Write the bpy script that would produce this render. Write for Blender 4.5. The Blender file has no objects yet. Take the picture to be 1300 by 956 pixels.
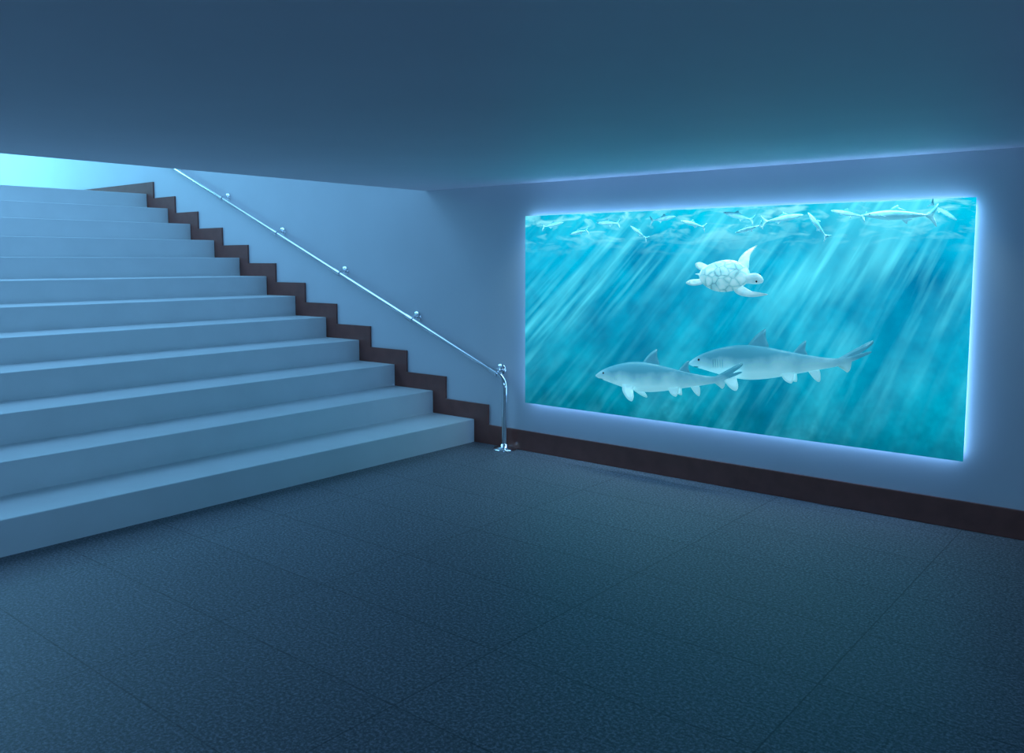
import bpy, bmesh, math, random
from mathutils import Vector, Matrix, noise
random.seed(7)
sc = bpy.context.scene
sc.view_settings.view_transform = 'Standard'

# ------------------------------------------------------------------ constants
D = 5.90            # aquarium wall plane (y)
CEIL = 2.372
R, T = 0.217, 0.542 # riser, tread
F1 = -5.286         # first riser x
N = 12
EDGE = -5.93        # ceiling slab edge
XW, XE, YS, TOP = -20.0, 4.5, -4.5, 5.6
WX0, WX1, WZ0, WZ1 = -4.647, -1.140, 0.445, 2.086   # glowing aquarium panel, 6 cm off the wall

# ------------------------------------------------------------------ helpers
def newmat(name):
    m = bpy.data.materials.new(name); m.use_nodes = True
    nt = m.node_tree; nt.nodes.clear()
    out = nt.nodes.new('ShaderNodeOutputMaterial')
    return m, nt, out
def N_(nt, t, **kw):
    n = nt.nodes.new(t)
    for k, v in kw.items():
        if k.startswith('_'): setattr(n, k[1:], v)
        else: n.inputs[k.replace('__', ' ')].default_value = v
    return n
def math_(nt, op, a, b=None, clamp=False):
    n = nt.nodes.new('ShaderNodeMath'); n.operation = op; n.use_clamp = clamp
    for i, v in enumerate((a, b)):
        if v is None: continue
        if isinstance(v, (int, float)): n.inputs[i].default_value = v
        else: nt.links.new(v, n.inputs[i])
    return n.outputs[0]
def ramp(nt, fac, stops):
    n = nt.nodes.new('ShaderNodeValToRGB')
    cr = n.color_ramp
    while len(cr.elements) < len(stops): cr.elements.new(0.5)
    for e, (p, c) in zip(cr.elements, stops):
        e.position = p; e.color = (*c, 1) if len(c) == 3 else c
    nt.links.new(fac, n.inputs[0]); return n.outputs[0]
def mix(nt, fac, a, b, mode='MIX'):
    n = nt.nodes.new('ShaderNodeMix'); n.data_type = 'RGBA'; n.blend_type = mode
    for i, v in ((0, fac), (6, a), (7, b)):
        if isinstance(v, (int, float)): n.inputs[i].default_value = v
        elif isinstance(v, tuple): n.inputs[i].default_value = (*v, 1)
        else: nt.links.new(v, n.inputs[i])
    return n.outputs[2]

def simple(name, col, rough=0.5, metal=0.0, var=0.06, scale=6, bump=0.0, bscale=80, emit=None, es=0):
    m, nt, out = newmat(name)
    b = nt.nodes.new('ShaderNodeBsdfPrincipled')
    b.inputs['Roughness'].default_value = rough; b.inputs['Metallic'].default_value = metal
    tc = nt.nodes.new('ShaderNodeTexCoord')
    nz = N_(nt, 'ShaderNodeTexNoise', Scale=scale, Detail=4.0); nt.links.new(tc.outputs['Object'], nz.inputs['Vector'])
    c = ramp(nt, nz.outputs[0], [(0.3, tuple(x*(1-var) for x in col)), (0.7, tuple(min(1, x*(1+var)) for x in col))])
    nt.links.new(c, b.inputs['Base Color'])
    if bump:
        n2 = N_(nt, 'ShaderNodeTexNoise', Scale=bscale, Detail=3.0); nt.links.new(tc.outputs['Object'], n2.inputs['Vector'])
        bp = N_(nt, 'ShaderNodeBump', Strength=bump, Distance=0.01); nt.links.new(n2.outputs[0], bp.inputs['Height'])
        nt.links.new(bp.outputs[0], b.inputs['Normal'])
    if emit:
        b.inputs['Emission Color'].default_value = (*emit, 1); b.inputs['Emission Strength'].default_value = es
    nt.links.new(b.outputs[0], out.inputs[0]); return m

def obj(name, verts, faces, mat=None, smooth=False, parent=None):
    me = bpy.data.meshes.new(name); me.from_pydata([tuple(v) for v in verts], [], faces); me.update()
    bm = bmesh.new(); bm.from_mesh(me); bmesh.ops.recalc_face_normals(bm, faces=bm.faces); bm.to_mesh(me); bm.free()
    o = bpy.data.objects.new(name, me); sc.collection.objects.link(o)
    if mat: me.materials.append(mat)
    if smooth:
        for p in me.polygons: p.use_smooth = True
    if parent: o.parent = parent
    return o
def boxgeo(boxes):
    V, Fc = [], []
    for (x0, x1, y0, y1, z0, z1) in boxes:
        b = len(V)
        V += [(x, y, z) for x in (x0, x1) for y in (y0, y1) for z in (z0, z1)]
        Fc += [tuple(b+i for i in f) for f in ((0,1,3,2),(4,6,7,5),(0,4,5,1),(2,3,7,6),(0,2,6,4),(1,5,7,3))]
    return V, Fc
def box(name, boxes, mat, bevel=0, parent=None):
    V, Fc = boxgeo(boxes if isinstance(boxes, list) else [boxes])
    o = obj(name, V, Fc, mat, parent=parent)
    if bevel:
        b = o.modifiers.new('bevel', 'BEVEL'); b.width = bevel; b.segments = 2; b.limit_method = 'ANGLE'
    return o
def empty(name, loc=(0, 0, 0)):
    e = bpy.data.objects.new(name, None); e.location = loc; e.empty_display_size = .1
    sc.collection.objects.link(e); return e

# ------------------------------------------------------------------ materials
wall_m = simple('wall_paint', (.60, .64, .70), rough=.55, var=.02, scale=2, bump=.03, bscale=120)
ceil_m = simple('ceiling_paint', (.76, .71, .77), rough=.6, var=.02, scale=1.5)
step_m = simple('step_stone', (.74, .78, .80), rough=.45, var=.03, scale=3, bump=.02, bscale=200)
skirt_m = simple('brown_skirting', (.21, .074, .060), rough=.28, var=.12, scale=8)
chrome = simple('chrome', (.85, .87, .9), rough=.08, metal=1.0, var=.02)

m, nt, out = newmat('floor_granite_tile'); floor_m = m
tc = nt.nodes.new('ShaderNodeTexCoord')
mp = nt.nodes.new('ShaderNodeMapping'); mp.inputs['Location'].default_value = (1.13, .28, 0)
nt.links.new(tc.outputs['Object'], mp.inputs[0])
br = nt.nodes.new('ShaderNodeTexBrick'); br.offset = 0.0; br.squash = 1
br.inputs['Scale'].default_value = 1; br.inputs['Brick Width'].default_value = 1.2; br.inputs['Row Height'].default_value = .6
br.inputs['Mortar Size'].default_value = .004; br.inputs['Mortar Smooth'].default_value = .2
br.inputs['Color1'].default_value = (.90, .90, .90, 1); br.inputs['Color2'].default_value = (1.0, 1.0, 1.0, 1); br.inputs['Mortar'].default_value = (.46, .46, .46, 1)
nt.links.new(mp.outputs[0], br.inputs['Vector'])
n1 = N_(nt, 'ShaderNodeTexNoise', Scale=70.0, Detail=5.0, Roughness=.8); nt.links.new(tc.outputs['Object'], n1.inputs['Vector'])
n2 = N_(nt, 'ShaderNodeTexVoronoi', Scale=80.0); nt.links.new(tc.outputs['Object'], n2.inputs['Vector'])
c = ramp(nt, n1.outputs[0], [(.38, (.028, .032, .038)), (.5, (.11, .12, .14)), (.62, (.38, .40, .46))])
c = mix(nt, .25, c, ramp(nt, n2.outputs[0], [(0, (.03, .035, .045)), (.7, (.22, .24, .28))]))
c = mix(nt, 1.0, c, br.outputs[0], 'MULTIPLY')
b = nt.nodes.new('ShaderNodeBsdfPrincipled'); b.inputs['Roughness'].default_value = .5
nt.links.new(c, b.inputs['Base Color'])
h = math_(nt, 'SUBTRACT', math_(nt, 'MULTIPLY', n1.outputs[0], .25), br.outputs['Fac'])
bp = N_(nt, 'ShaderNodeBump', Strength=.3, Distance=.004); nt.links.new(h, bp.inputs['Height']); nt.links.new(bp.outputs[0], b.inputs['Normal'])
nt.links.new(b.outputs[0], out.inputs[0])

# glowing sunlit water (backlit panel)
m, nt, out = newmat('sunlit_water_panel'); water_m = m
g = nt.nodes.new('ShaderNodeNewGeometry'); sp = nt.nodes.new('ShaderNodeSeparateXYZ'); nt.links.new(g.outputs['Position'], sp.inputs[0])
X, Z = sp.outputs[0], sp.outputs[2]
ang = math_(nt, 'DIVIDE', math_(nt, 'SUBTRACT', X, .5), math_(nt, 'SUBTRACT', Z, 6.0))
def raynoise(sa, sz, off, det):
    cb = nt.nodes.new('ShaderNodeCombineXYZ')
    nt.links.new(math_(nt, 'MULTIPLY', ang, sa), cb.inputs[0]); nt.links.new(math_(nt, 'MULTIPLY', Z, sz), cb.inputs[1]); cb.inputs[2].default_value = off
    n = N_(nt, 'ShaderNodeTexNoise', Scale=1.0, Detail=det, Roughness=.5); nt.links.new(cb.outputs[0], n.inputs['Vector']); return n.outputs[0]
r1 = ramp(nt, raynoise(17, .8, 0, 2), [(.44, (0, 0, 0)), (.68, (1, 1, 1))])
r2 = ramp(nt, raynoise(60, 1.3, 5, 3), [(.46, (0, 0, 0)), (.70, (1, 1, 1))])
r3 = ramp(nt, raynoise(4.5, 1.4, 9, 2), [(.38, (0, 0, 0)), (.62, (1, 1, 1))])
hz = math_(nt, 'DIVIDE', math_(nt, 'SUBTRACT', Z, WZ0), WZ1-WZ0, True)
base = ramp(nt, hz, [(0, (.0, .15, .24)), (.12, (.0, .24, .37)), (.5, (.0, .28, .47)), (.85, (.0, .33, .56)), (1, (.0, .46, .68))])
low = N_(nt, 'ShaderNodeTexNoise', Scale=1.4, Detail=4.0); nt.links.new(g.outputs['Position'], low.inputs['Vector'])
base = mix(nt, 1.0, base, ramp(nt, low.outputs[0], [(.35, (.62, .64, .74)), (.65, (1.15, 1.25, 1.2))]), 'MULTIPLY')
mk = N_(nt, 'ShaderNodeTexNoise', Scale=9.0, Detail=6.0, Roughness=.7); nt.links.new(g.outputs['Position'], mk.inputs['Vector'])
base = mix(nt, 1.0, base, ramp(nt, mk.outputs[0], [(.35, (.85, .85, .88)), (.65, (1.12, 1.14, 1.1))]), 'MULTIPLY')
top = ramp(nt, hz, [(0, (.22,)*3), (.3, (.48,)*3), (.85, (1,)*3)])
rr = math_(nt, 'ADD', math_(nt, 'MULTIPLY', r1, .60), math_(nt, 'MULTIPLY', r2, .58))
rr = math_(nt, 'MULTIPLY', rr, math_(nt, 'ADD', math_(nt, 'MULTIPLY', r3, .95), .24))
rr = math_(nt, 'MULTIPLY', rr, top, True)
colr = mix(nt, rr, base, (.10, .76, .96))
wv = N_(nt, 'ShaderNodeTexNoise', Scale=4.5, Detail=5.0, Distortion=1.2)
mp2 = nt.nodes.new('ShaderNodeMapping'); mp2.inputs['Scale'].default_value = (1, 1, 3.0); nt.links.new(g.outputs['Position'], mp2.inputs[0]); nt.links.new(mp2.outputs[0], wv.inputs['Vector'])
sf = math_(nt, 'MULTIPLY', ramp(nt, wv.outputs[0], [(.48, (0, 0, 0)), (.68, (1, 1, 1))]), ramp(nt, hz, [(.78, (0, 0, 0)), (.97, (1, 1, 1))]))
colr = mix(nt, math_(nt, 'MULTIPLY', sf, .7), colr, (.30, .90, 1.0))
rf = N_(nt, 'ShaderNodeTexNoise', Scale=6.0, Detail=5.0, Roughness=.6); nt.links.new(g.outputs['Position'], rf.inputs['Vector'])
rfm = math_(nt, 'MULTIPLY', ramp(nt, rf.outputs[0], [(.42, (0, 0, 0)), (.66, (1, 1, 1))]), ramp(nt, hz, [(.02, (.6,)*3), (.22, (0, 0, 0))]))
colr = mix(nt, rfm, colr, (.0, .11, .17))
em = nt.nodes.new('ShaderNodeEmission'); nt.links.new(colr, em.inputs[0]); em.inputs[1].default_value = 1.2
nt.links.new(em.outputs[0], out.inputs[0])

led_m, nt, out = newmat('led_strip')
em = N_(nt, 'ShaderNodeEmission', Strength=12.5); em.inputs[0].default_value = (.24, .52, 1, 1); nt.links.new(em.outputs[0], out.inputs[0])

glass_m, nt, out = newmat('acrylic_glass')
tr = nt.nodes.new('ShaderNodeBsdfTransparent'); gl = N_(nt, 'ShaderNodeBsdfGlossy', Roughness=.02)
mx = nt.nodes.new('ShaderNodeMixShader'); mx.inputs[0].default_value = .008
nt.links.new(tr.outputs[0], mx.inputs[1]); nt.links.new(gl.outputs[0], mx.inputs[2]); nt.links.new(mx.outputs[0], out.inputs[0])

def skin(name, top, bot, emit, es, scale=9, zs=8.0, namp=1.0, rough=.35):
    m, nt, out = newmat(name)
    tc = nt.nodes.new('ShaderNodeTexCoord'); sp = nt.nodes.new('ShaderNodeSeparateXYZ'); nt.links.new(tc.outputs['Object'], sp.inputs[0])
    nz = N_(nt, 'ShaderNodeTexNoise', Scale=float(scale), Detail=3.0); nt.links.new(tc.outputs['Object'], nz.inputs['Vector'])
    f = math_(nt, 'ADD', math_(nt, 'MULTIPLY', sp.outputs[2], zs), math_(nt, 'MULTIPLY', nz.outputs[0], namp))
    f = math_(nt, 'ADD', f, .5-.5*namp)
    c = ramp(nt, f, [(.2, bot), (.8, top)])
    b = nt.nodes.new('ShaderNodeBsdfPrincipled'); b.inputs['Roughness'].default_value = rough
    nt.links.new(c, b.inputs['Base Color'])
    b.inputs['Emission Strength'].default_value = es  # skin glows by itself to imitate light scattered in water
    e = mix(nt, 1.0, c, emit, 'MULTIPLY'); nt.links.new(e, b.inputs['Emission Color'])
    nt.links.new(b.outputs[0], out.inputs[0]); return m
shark_m = skin('shark_skin', (.15, .40, .50), (.92, 1, 1), (.24, .68, .80), .64, scale=9, zs=8, namp=.6, rough=.25)  # noise mottling paints caustic light into the skin colour
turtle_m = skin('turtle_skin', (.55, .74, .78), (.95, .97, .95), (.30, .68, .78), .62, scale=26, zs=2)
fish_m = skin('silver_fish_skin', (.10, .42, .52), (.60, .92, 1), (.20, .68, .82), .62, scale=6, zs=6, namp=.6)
eye_m = simple('dark_eye', (.01, .02, .03), rough=.2)
gill_m = simple('gill_shadow', (.05, .22, .28), rough=.6, emit=(0, .19, .26), es=.6)  # added self-glow, stands in for light scattered in water
m, nt, out = newmat('turtle_shell'); shell_m = m
tc = nt.nodes.new('ShaderNodeTexCoord')
v = nt.nodes.new('ShaderNodeTexVoronoi'); v.feature = 'DISTANCE_TO_EDGE'; v.inputs['Scale'].default_value = 13; nt.links.new(tc.outputs['Object'], v.inputs['Vector'])
c = ramp(nt, v.outputs[0], [(0, (.34, .54, .55)), (.10, (.70, .84, .84)), (.5, (.95, 1, .97))])
ns = N_(nt, 'ShaderNodeTexNoise', Scale=12.0, Detail=3.0); nt.links.new(tc.outputs['Object'], ns.inputs['Vector'])
c = mix(nt, 1.0, c, ramp(nt, ns.outputs[0], [(.38, (.55, .74, .78)), (.6, (1, 1, 1))]), 'MULTIPLY')
b = nt.nodes.new('ShaderNodeBsdfPrincipled'); b.inputs['Roughness'].default_value = .3; nt.links.new(c, b.inputs['Base Color'])
e_ = mix(nt, 1.0, c, (.40, .78, .85), 'MULTIPLY'); nt.links.new(e_, b.inputs['Emission Color']); b.inputs['Emission Strength'].default_value = .7  # shell colour also glows, imitating light in the water
nt.links.new(b.outputs[0], out.inputs[0])

# ------------------------------------------------------------------ room shell
box('floor', (F1-.02, XE, YS, D+.0, -.15, 0), floor_m)
box('ceiling', (EDGE, XE, YS, D, CEIL, 2.62), ceil_m)
box('ceiling_upper', (XW, EDGE+.15, YS, D, TOP, TOP+.15), ceil_m)
box('wall_header', (EDGE, EDGE+.15, YS, D, 2.62, TOP), wall_m)
box('wall_north', (XW, XE, D, D+.12, -.15, TOP), wall_m)
box('wall_south', (XW, XE, YS-.15, YS, -.15, TOP), wall_m)
box('wall_east', (XE, XE+.15, YS, D, -.15, 2.62), wall_m)
box('wall_west', (XW-.15, XW, YS, D, -.15, TOP), wall_m)

XS = XW+.03
prof = [(F1, 0)]
for k in range(1, N+1):
    fx = F1-(k-1)*T
    prof.append((fx, k*R))
    prof.append((fx-T if k < N else XS, k*R))
prof.append((XS, -.15)); prof.append((F1, -.15))
y0, y1 = YS+.03, D-.022
V = [(x, y0, z) for x, z in prof]+[(x, y1, z) for x, z in prof]
n = len(prof)
Fc = [tuple(range(n)), tuple(range(2*n-1, n-1, -1))]+[(i, (i+1) % n, n+(i+1) % n, n+i) for i in range(n)]
st = obj('staircase', V, Fc, step_m)
bv = st.modifiers.new('bevel', 'BEVEL'); bv.width = .007; bv.segments = 2; bv.limit_method = 'ANGLE'

ov, up = .165, .152
box('baseboard_north', (F1+ov, XE, D-.022, D, 0, .182), skirt_m, .003)
bx = []
for k in range(1, N+1):
    fx = F1-(k-1)*T
    x1 = fx+ov
    x0 = fx-T+ov if k < N else XW
    bx.append((x0, x1, D-.02, D, 0, k*R+up))
box('trim_stair_skirting', bx, skirt_m)
box('baseboard_west', (XW, XW+.02, YS, D-.03, N*R, N*R+up), skirt_m)

# ------------------------------------------------------------------ handrail
hr = empty('handrail', (-4.85, 5.80, 0))
def curve(name, pts, rad, mat, parent, res=8):
    cu = bpy.data.curves.new(name, 'CURVE'); cu.dimensions = '3D'; cu.bevel_depth = rad; cu.bevel_resolution = res; cu.use_fill_caps = True
    s = cu.splines.new('POLY'); s.points.add(len(pts)-1)
    for p, q in zip(s.points, pts): p.co = (*q, 1)
    cu.materials.append(mat)
    o = bpy.data.objects.new(name, cu); sc.collection.objects.link(o)
    o.parent = parent; o.matrix_parent_inverse = Matrix.Translation(parent.location).inverted()
    for sp_ in cu.splines: sp_.use_smooth = True
    return o
def rounded(pts, rad, seg=8):
    pts = [Vector(p) for p in pts]; out = [pts[0]]
    for a, b, c in zip(pts, pts[1:], pts[2:]):
        d1 = (a-b).normalized(); d2 = (c-b).normalized()
        p0 = b+d1*rad; p1 = b+d2*rad
        for i in range(seg+1):
            t = i/seg; out.append((1-t)**2*p0+2*t*(1-t)*b+t*t*p1)
    out.append(pts[-1]); return out
RY = 5.80
def rz(x): return .666+.404*(-4.88-x)
xt = -11.35
curve('rail_tube', rounded([(-4.85, RY, .012), (-4.85, RY, rz(-4.85)), (xt, RY, rz(xt)), (xt-.6, RY, rz(xt)), (xt-.6, D-.005, rz(xt))], .09), .026, chrome, hr)
def lathe(name, prof, mat, parent, loc, axis='Z', seg=28):
    V, Fc = [], []
    for i in range(seg):
        a = 2*math.pi*i/seg
        for r, z in prof: V.append((r*math.cos(a), r*math.sin(a), z))
    m_ = len(prof)
    for i in range(seg):
        j = (i+1) % seg
        for k in range(m_-1): Fc.append((i*m_+k, j*m_+k, j*m_+k+1, i*m_+k+1))
    if axis == 'Y': V = [(x, -z, y) for x, y, z in V]
    V = [(x+loc[0], y+loc[1], z+loc[2]) for x, y, z in V]
    o = obj(name, V, Fc, mat, smooth=True)
    o.parent = parent; o.matrix_parent_inverse = Matrix.Translation(parent.location).inverted(); return o
lathe('base_flange', [(.0001, 0), (.105, 0), (.105, .010), (.092, .018), (.038, .024), (.036, .05), (.026, .056)], chrome, hr, (-4.85, RY, 0))
for i in range(6):
    bxx = -4.967-1.088*i; zz = rz(bxx)
    lathe('bracket_rose_%d' % (i+1), [(.0001, .024), (.024, .024), (.050, .018), (.056, .008), (.056, 0)], chrome, hr, (bxx, D, zz+.01), 'Y', 24)
    curve('bracket_arm_%d' % (i+1), rounded([(bxx, D-.01, zz+.01), (bxx, RY+.035, zz+.01), (bxx, RY, zz)], .02, 5), .018, chrome, hr, 4)
    d = Vector((-1, 0, .404)).normalized()*.045
    curve('bracket_sleeve_%d' % (i+1), [(bxx-d.x, RY, zz-d.z), (bxx+d.x, RY, zz+d.z)], .036, chrome, hr, 6)

# ------------------------------------------------------------------ aquarium
aq = empty('aquarium', ((WX0+WX1)/2, D, 0))
def par(o, p=aq):
    o.parent = p; o.matrix_parent_inverse = Matrix.Translation(p.location).inverted(); return o
PY0, PY1 = D-.06, D-.04
par(box('water_panel', (WX0, WX1, PY0, PY1, WZ0, WZ1), water_m))
def ring(a, o_, ya, yb):
    return [(WX0+a, WX0+o_, ya, yb, WZ0+a, WZ1-a), (WX1-o_, WX1-a, ya, yb, WZ0+a, WZ1-a), (WX0+o_, WX1-o_, ya, yb, WZ0+a, WZ0+o_), (WX0+o_, WX1-o_, ya, yb, WZ1-o_, WZ1-a)]
par(box('led_halo_strip', ring(.030, .042, PY1+.004, D-.001), led_m))
GY = 5.60
par(box('acrylic_front', (WX0, WX1, GY, GY+.008, WZ0, WZ1), glass_m))

# ------------------------------------------------------------------ animals
def loft(name, secs, mat, parent, seg=20, close=True, sub=1):
    V, Fc = [], []
    for c, ry, rz_ in secs:
        for i in range(seg):
            a = 2*math.pi*i/seg
            V.append((c[0], c[1]+ry*math.cos(a), c[2]+rz_*math.sin(a)))
    for k in range(len(secs)-1):
        for i in range(seg):
            j = (i+1) % seg
            Fc.append((k*seg+i, k*seg+j, (k+1)*seg+j, (k+1)*seg+i))
    Fc.append(tuple(range(seg))); Fc.append(tuple((len(secs)-1)*seg+i for i in range(seg)))
    o = obj(name, V, Fc, mat, smooth=True, parent=parent)
    if sub:
        md = o.modifiers.new('sub', 'SUBSURF'); md.levels = sub; md.render_levels = sub
    return o
def fin(name, outline, th, mat, parent, mtx):
    P = [Vector((a, b)) for a, b in outline]; n = len(P); ring = []
    for i in range(n):
        p0, p1, p2, p3 = P[i-1], P[i], P[(i+1) % n], P[(i+2) % n]
        for s_ in range(4):
            t = s_/4
            ring.append(.5*((2*p1)+(p2-p0)*t+(2*p0-5*p1+4*p2-p3)*t*t+(3*p1-p0-3*p2+p3)*t**3))
    c = sum(ring, Vector((0, 0)))/len(ring)
    V, Fc = [], []; m_ = len(ring)
    for p in ring: V.append((p.x, 0, p.y))
    for sgn in (1, -1):
        for p in ring:
            q = c+(p-c)*.55; V.append((q.x, sgn*th*.8, q.y))
        V.append((c.x, sgn*th, c.y))
    for s_, base in enumerate((m_, 2*m_+1)):
        for i in range(m_):
            j = (i+1) % m_
            Fc.append((i, j, base+j, base+i)); Fc.append((base+i, base+j, base+m_))
    o = obj(name, [mtx @ Vector(v) for v in V], Fc, mat, smooth=True, parent=parent); return o
def rot(ax, deg): return Matrix.Rotation(math.radians(deg), 4, ax)
def tr_(x, y, z): return Matrix.Translation((x, y, z))
def ball(name, c, r, mat, parent, sc_=(1, 1, 1)):
    bm = bmesh.new(); bmesh.ops.create_uvsphere(bm, u_segments=16, v_segments=10, radius=r)
    for v in bm.verts: v.co = Vector((v.co.x*sc_[0], v.co.y*sc_[1], v.co.z*sc_[2]))+Vector(c)
    me = bpy.data.meshes.new(name); bm.to_mesh(me); bm.free(); me.materials.append(mat)
    for p in me.polygons: p.use_smooth = True
    o = bpy.data.objects.new(name, me); sc.collection.objects.link(o); o.parent = parent; return o

def shark(L, loc, rotz, roty, bend, fat=1.0):
    e = empty('shark', loc); e.rotation_euler = (0, math.radians(roty), math.radians(rotz)); e.scale = (L, L*.6, L*fat)
    cy = lambda t: bend*math.sin(t*math.pi*1.15)*t*.5
    data = [(0, .003, .003, -.012), (.015, .014, .012, -.010), (.04, .026, .024, -.006), (.08, .040, .038, 0), (.13, .052, .052, .002),
            (.20, .062, .070, .003), (.28, .068, .084, .002), (.36, .068, .087, 0), (.45, .060, .078, 0), (.54, .048, .062, 0),
            (.62, .036, .047, .001), (.70, .027, .034, .003), (.77, .018, .023, .006), (.82, .013, .018, .010), (.87, .008, .014, .022), (.93, .005, .010, .044), (.985, .002, .005, .062)]
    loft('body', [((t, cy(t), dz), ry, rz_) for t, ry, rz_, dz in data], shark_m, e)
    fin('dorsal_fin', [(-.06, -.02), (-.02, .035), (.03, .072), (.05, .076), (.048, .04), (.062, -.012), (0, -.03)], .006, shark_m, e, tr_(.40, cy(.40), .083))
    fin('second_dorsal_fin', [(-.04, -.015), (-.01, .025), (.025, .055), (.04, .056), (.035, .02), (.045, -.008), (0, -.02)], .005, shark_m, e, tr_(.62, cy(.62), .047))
    for sg, nm in ((-1, 'near'), (1, 'far')):
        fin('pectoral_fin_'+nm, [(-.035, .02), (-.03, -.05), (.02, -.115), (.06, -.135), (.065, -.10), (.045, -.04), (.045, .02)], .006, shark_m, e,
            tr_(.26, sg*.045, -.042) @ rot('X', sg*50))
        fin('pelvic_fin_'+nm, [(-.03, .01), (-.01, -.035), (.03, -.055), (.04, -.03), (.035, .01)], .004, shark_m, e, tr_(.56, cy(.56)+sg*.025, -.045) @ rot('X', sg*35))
        ball('eye_'+nm, (.075, sg*.036, .010), .006, eye_m, e)
        for g_ in range(5):
            xg = .165+g_*.014
            ball('gill_slit_%s_%d' % (nm, g_+1), (xg, sg*(.0545+g_*.0015), -.004), .022, gill_m, e, (.06, .14, 1))
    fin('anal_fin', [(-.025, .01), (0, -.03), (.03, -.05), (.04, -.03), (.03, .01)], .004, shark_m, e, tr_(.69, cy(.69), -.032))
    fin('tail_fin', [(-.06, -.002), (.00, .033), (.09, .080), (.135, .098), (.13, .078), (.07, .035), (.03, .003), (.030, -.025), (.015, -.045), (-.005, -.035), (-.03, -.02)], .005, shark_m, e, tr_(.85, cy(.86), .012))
    ball('mouth', (.060, 0, -.026), .026, gill_m, e, (1.1, .95, .22))
    return e
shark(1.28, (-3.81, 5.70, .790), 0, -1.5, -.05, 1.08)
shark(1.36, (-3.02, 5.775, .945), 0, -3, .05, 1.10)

def turtle(loc):
    root = empty('sea_turtle', loc); root.scale = (.94, .40, .94)
    e = empty('turtle_pose'); e.parent = root
    e.rotation_euler = (math.radians(42), math.radians(4), math.radians(-10))
    V, Fc = [], []; nu, nv = 32, 16
    for j in range(nv+1):
        ph = -math.pi/2+math.pi*j/nv
        for i in range(nu):
            a = 2*math.pi*i/nu
            ca, sa = math.cos(a), math.sin(a)
            rx = .205*(1 if ca > 0 else 1.12); wy = .165*(1-.22*max(0, -ca)**1.5)
            z = math.sin(ph)*(.085 if ph > 0 else .04)
            k = math.cos(ph)**.8 if math.cos(ph) > 0 else 0
            V.append((rx*ca*k, wy*sa*k, z))
    for j in range(nv):
        for i in range(nu):
            Fc.append((j*nu+i, j*nu+(i+1) % nu, (j+1)*nu+(i+1) % nu, (j+1)*nu+i))
    obj('shell', V, Fc, shell_m, smooth=True, parent=e)
    loft('neck_and_head', [((.13, 0, 0), .05, .035), ((.18, 0, .002), .045, .035), ((.215, 0, .006), .042, .036), ((.25, 0, .01), .046, .042), ((.28, 0, .008), .042, .038), ((.305, 0, .002), .028, .026), ((.32, 0, -.006), .010, .012)], turtle_m, e)
    for sg in (-1, 1): ball('eye_%d' % (sg+2), (.28, sg*.038, .018), .008, eye_m, e)
    fl = [(0, .03), (.06, .055), (.13, .045), (.20, .01), (.26, -.045), (.27, -.065), (.24, -.055), (.16, -.03), (.08, -.03), (0, -.035)]
    fin('front_flipper_far', fl, .012, turtle_m, e, tr_(.12, .11, 0) @ rot('Z', 100) @ rot('X', 12) @ rot('X', -90))
    fin('front_flipper_near', [(a, -b) for a, b in fl], .012, turtle_m, e, tr_(.13, -.10, 0) @ rot('Z', -22) @ rot('X', -90))
    rf = [(0, .03), (.06, .045), (.12, .03), (.15, 0), (.12, -.03), (.05, -.03), (0, -.025)]
    fin('rear_flipper_far', rf, .008, turtle_m, e, tr_(-.17, .07, 0) @ rot('Z', 160) @ rot('X', -90))
    fin('rear_flipper_near', rf, .008, turtle_m, e, tr_(-.17, -.07, 0) @ rot('Z', 195) @ rot('X', -90))
    fin('tail', [(0, .015), (.05, .008), (.07, 0), (.05, -.008), (0, -.015)], .006, turtle_m, e, tr_(-.2, 0, 0) @ rot('Z', 180) @ rot('X', -90))
    return root
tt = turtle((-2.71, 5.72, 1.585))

school = empty('fish_school', (-2.5, 5.75, 1.95))
def fish(i, x, y, z, L, ang, flip):
    e = empty('fish_%d' % i); e.parent = school; e.matrix_parent_inverse = Matrix.Translation(school.location).inverted()
    e.location = (x, y, z); e.scale = (L, L, L); e.rotation_euler = (0, math.radians(ang), math.radians(180 if flip else 0)+random.uniform(-.2, .2))
    d = [(-.5, .004, .006), (-.44, .025, .030), (-.34, .042, .055), (-.2, .055, .076), (-.02, .055, .080), (.15, .04, .058), (.28, .022, .034), (.38, .011, .015), (.42, .008, .013)]
    loft('body', [((t, 0, 0), a, b) for t, a, b in d], fish_m, e, 14)
    fin('tail_fin', [(-.03, 0), (.05, .07), (.14, .17), (.13, .10), (.07, 0), (.13, -.10), (.14, -.17), (.05, -.07)], .008, fish_m, e, tr_(.42, 0, 0))
    fin('dorsal_fin', [(-.12, 0), (-.04, .07), (0, .08), (.02, .04), (.12, 0), (0, -.02)], .006, fish_m, e, tr_(0, 0, .068))
    fin('anal_fin', [(-.06, 0), (0, -.06), (.03, -.07), (.04, -.03), (.1, 0), (0, .02)], .006, fish_m, e, tr_(.12, 0, -.058))
    fin('pectoral_fin', [(-.03, 0), (.03, -.03), (.11, -.07), (.08, -.01), (0, .02)], .005, fish_m, e, tr_(-.22, -.05, -.02) @ rot('X', 30))
    ball('eye', (-.4, -.03, .013), .011, eye_m, e)
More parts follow.
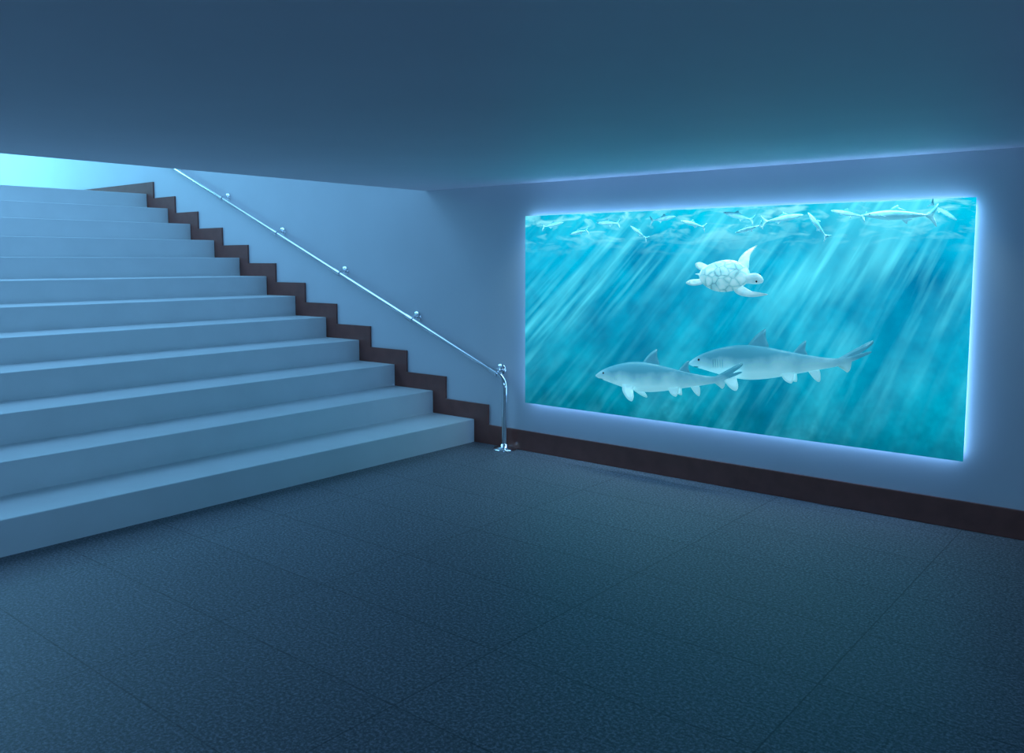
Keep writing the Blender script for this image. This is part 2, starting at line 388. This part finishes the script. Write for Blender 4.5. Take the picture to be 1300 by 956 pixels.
F_ = [(-1.55, 5.70, 1.985, .42, 2, 0), (-1.30, 5.78, 2.00, .19, -35, 1), (-1.88, 5.76, 2.01, .22, 12, 0), (-2.06, 5.72, 1.94, .22, 50, 0),
      (-2.30, 5.74, 1.99, .28, 8, 1), (-2.54, 5.70, 1.92, .20, -14, 0), (-2.66, 5.79, 2.02, .26, 14, 0),
      (-2.98, 5.72, 1.97, .20, 15, 0), (-3.26, 5.79, 2.02, .24, 6, 1), (-3.46, 5.76, 1.92, .18, 34, 0), (-3.76, 5.78, 2.00, .24, 3, 0), (-4.02, 5.75, 1.93, .20, -8, 0), (-4.30, 5.78, 2.0, .22, 8, 1)]
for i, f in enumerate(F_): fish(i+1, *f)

# ------------------------------------------------------------------ lights
def area(name, loc, target, sx, sy, power, col, spread=180):
    l = bpy.data.lights.new(name, 'AREA'); l.shape = 'RECTANGLE'; l.size = sx; l.size_y = sy; l.energy = power; l.color = col
    l.spread = math.radians(spread)
    o = bpy.data.objects.new(name, l); sc.collection.objects.link(o); o.location = loc
    o.rotation_euler = (Vector(target)-Vector(loc)).to_track_quat('-Z', 'Y').to_euler(); return o
area('stairwell_light', (-8.8, 1.5, 5.5), (-8.3, 1.5, 0), 5, 7, 315, (.24, .58, .96))
area('landing_light', (-16.5, 3.0, 5.3), (-16.5, 5, 2.6), 4, 3, 480, (.22, .72, 1))
area('room_fill_light', (1.0, -3.6, 2.30), (-6.5, 2.5, .6), 1.6, 2.5, 108, (.24, .54, .95), 130)  # added unseen fill behind the camera, brightens the stair risers
area('ceiling_fill_light', (3.6, 2.0, .35), (-1.5, 5.0, 2.37), 1.2, .5, 16, (.25, .52, .93), 150)  # added unseen uplight, brightens the ceiling near the aquarium wall
area('animal_fill_light', (-2.9, 5.70, 2.08), (-2.9, 5.74, 0), 3.4, .10, 9, (.55, .92, 1), 110)  # added lamp to brighten the animals, narrow spread keeps it unseen
w = bpy.data.worlds.new('world'); sc.world = w; w.use_nodes = True
w.node_tree.nodes['Background'].inputs[0].default_value = (.02, .05, .09, 1); w.node_tree.nodes['Background'].inputs[1].default_value = 1

# ------------------------------------------------------------------ camera
cam = bpy.data.cameras.new('camera'); co = bpy.data.objects.new('camera', cam); sc.collection.objects.link(co)
cam.sensor_width = 36; cam.lens = 36*1079/1300; cam.shift_y = -45/1300
co.location = (0, 0, 1.7); co.rotation_euler = (math.radians(90-5.4), 0, math.radians(39.4))
sc.camera = co
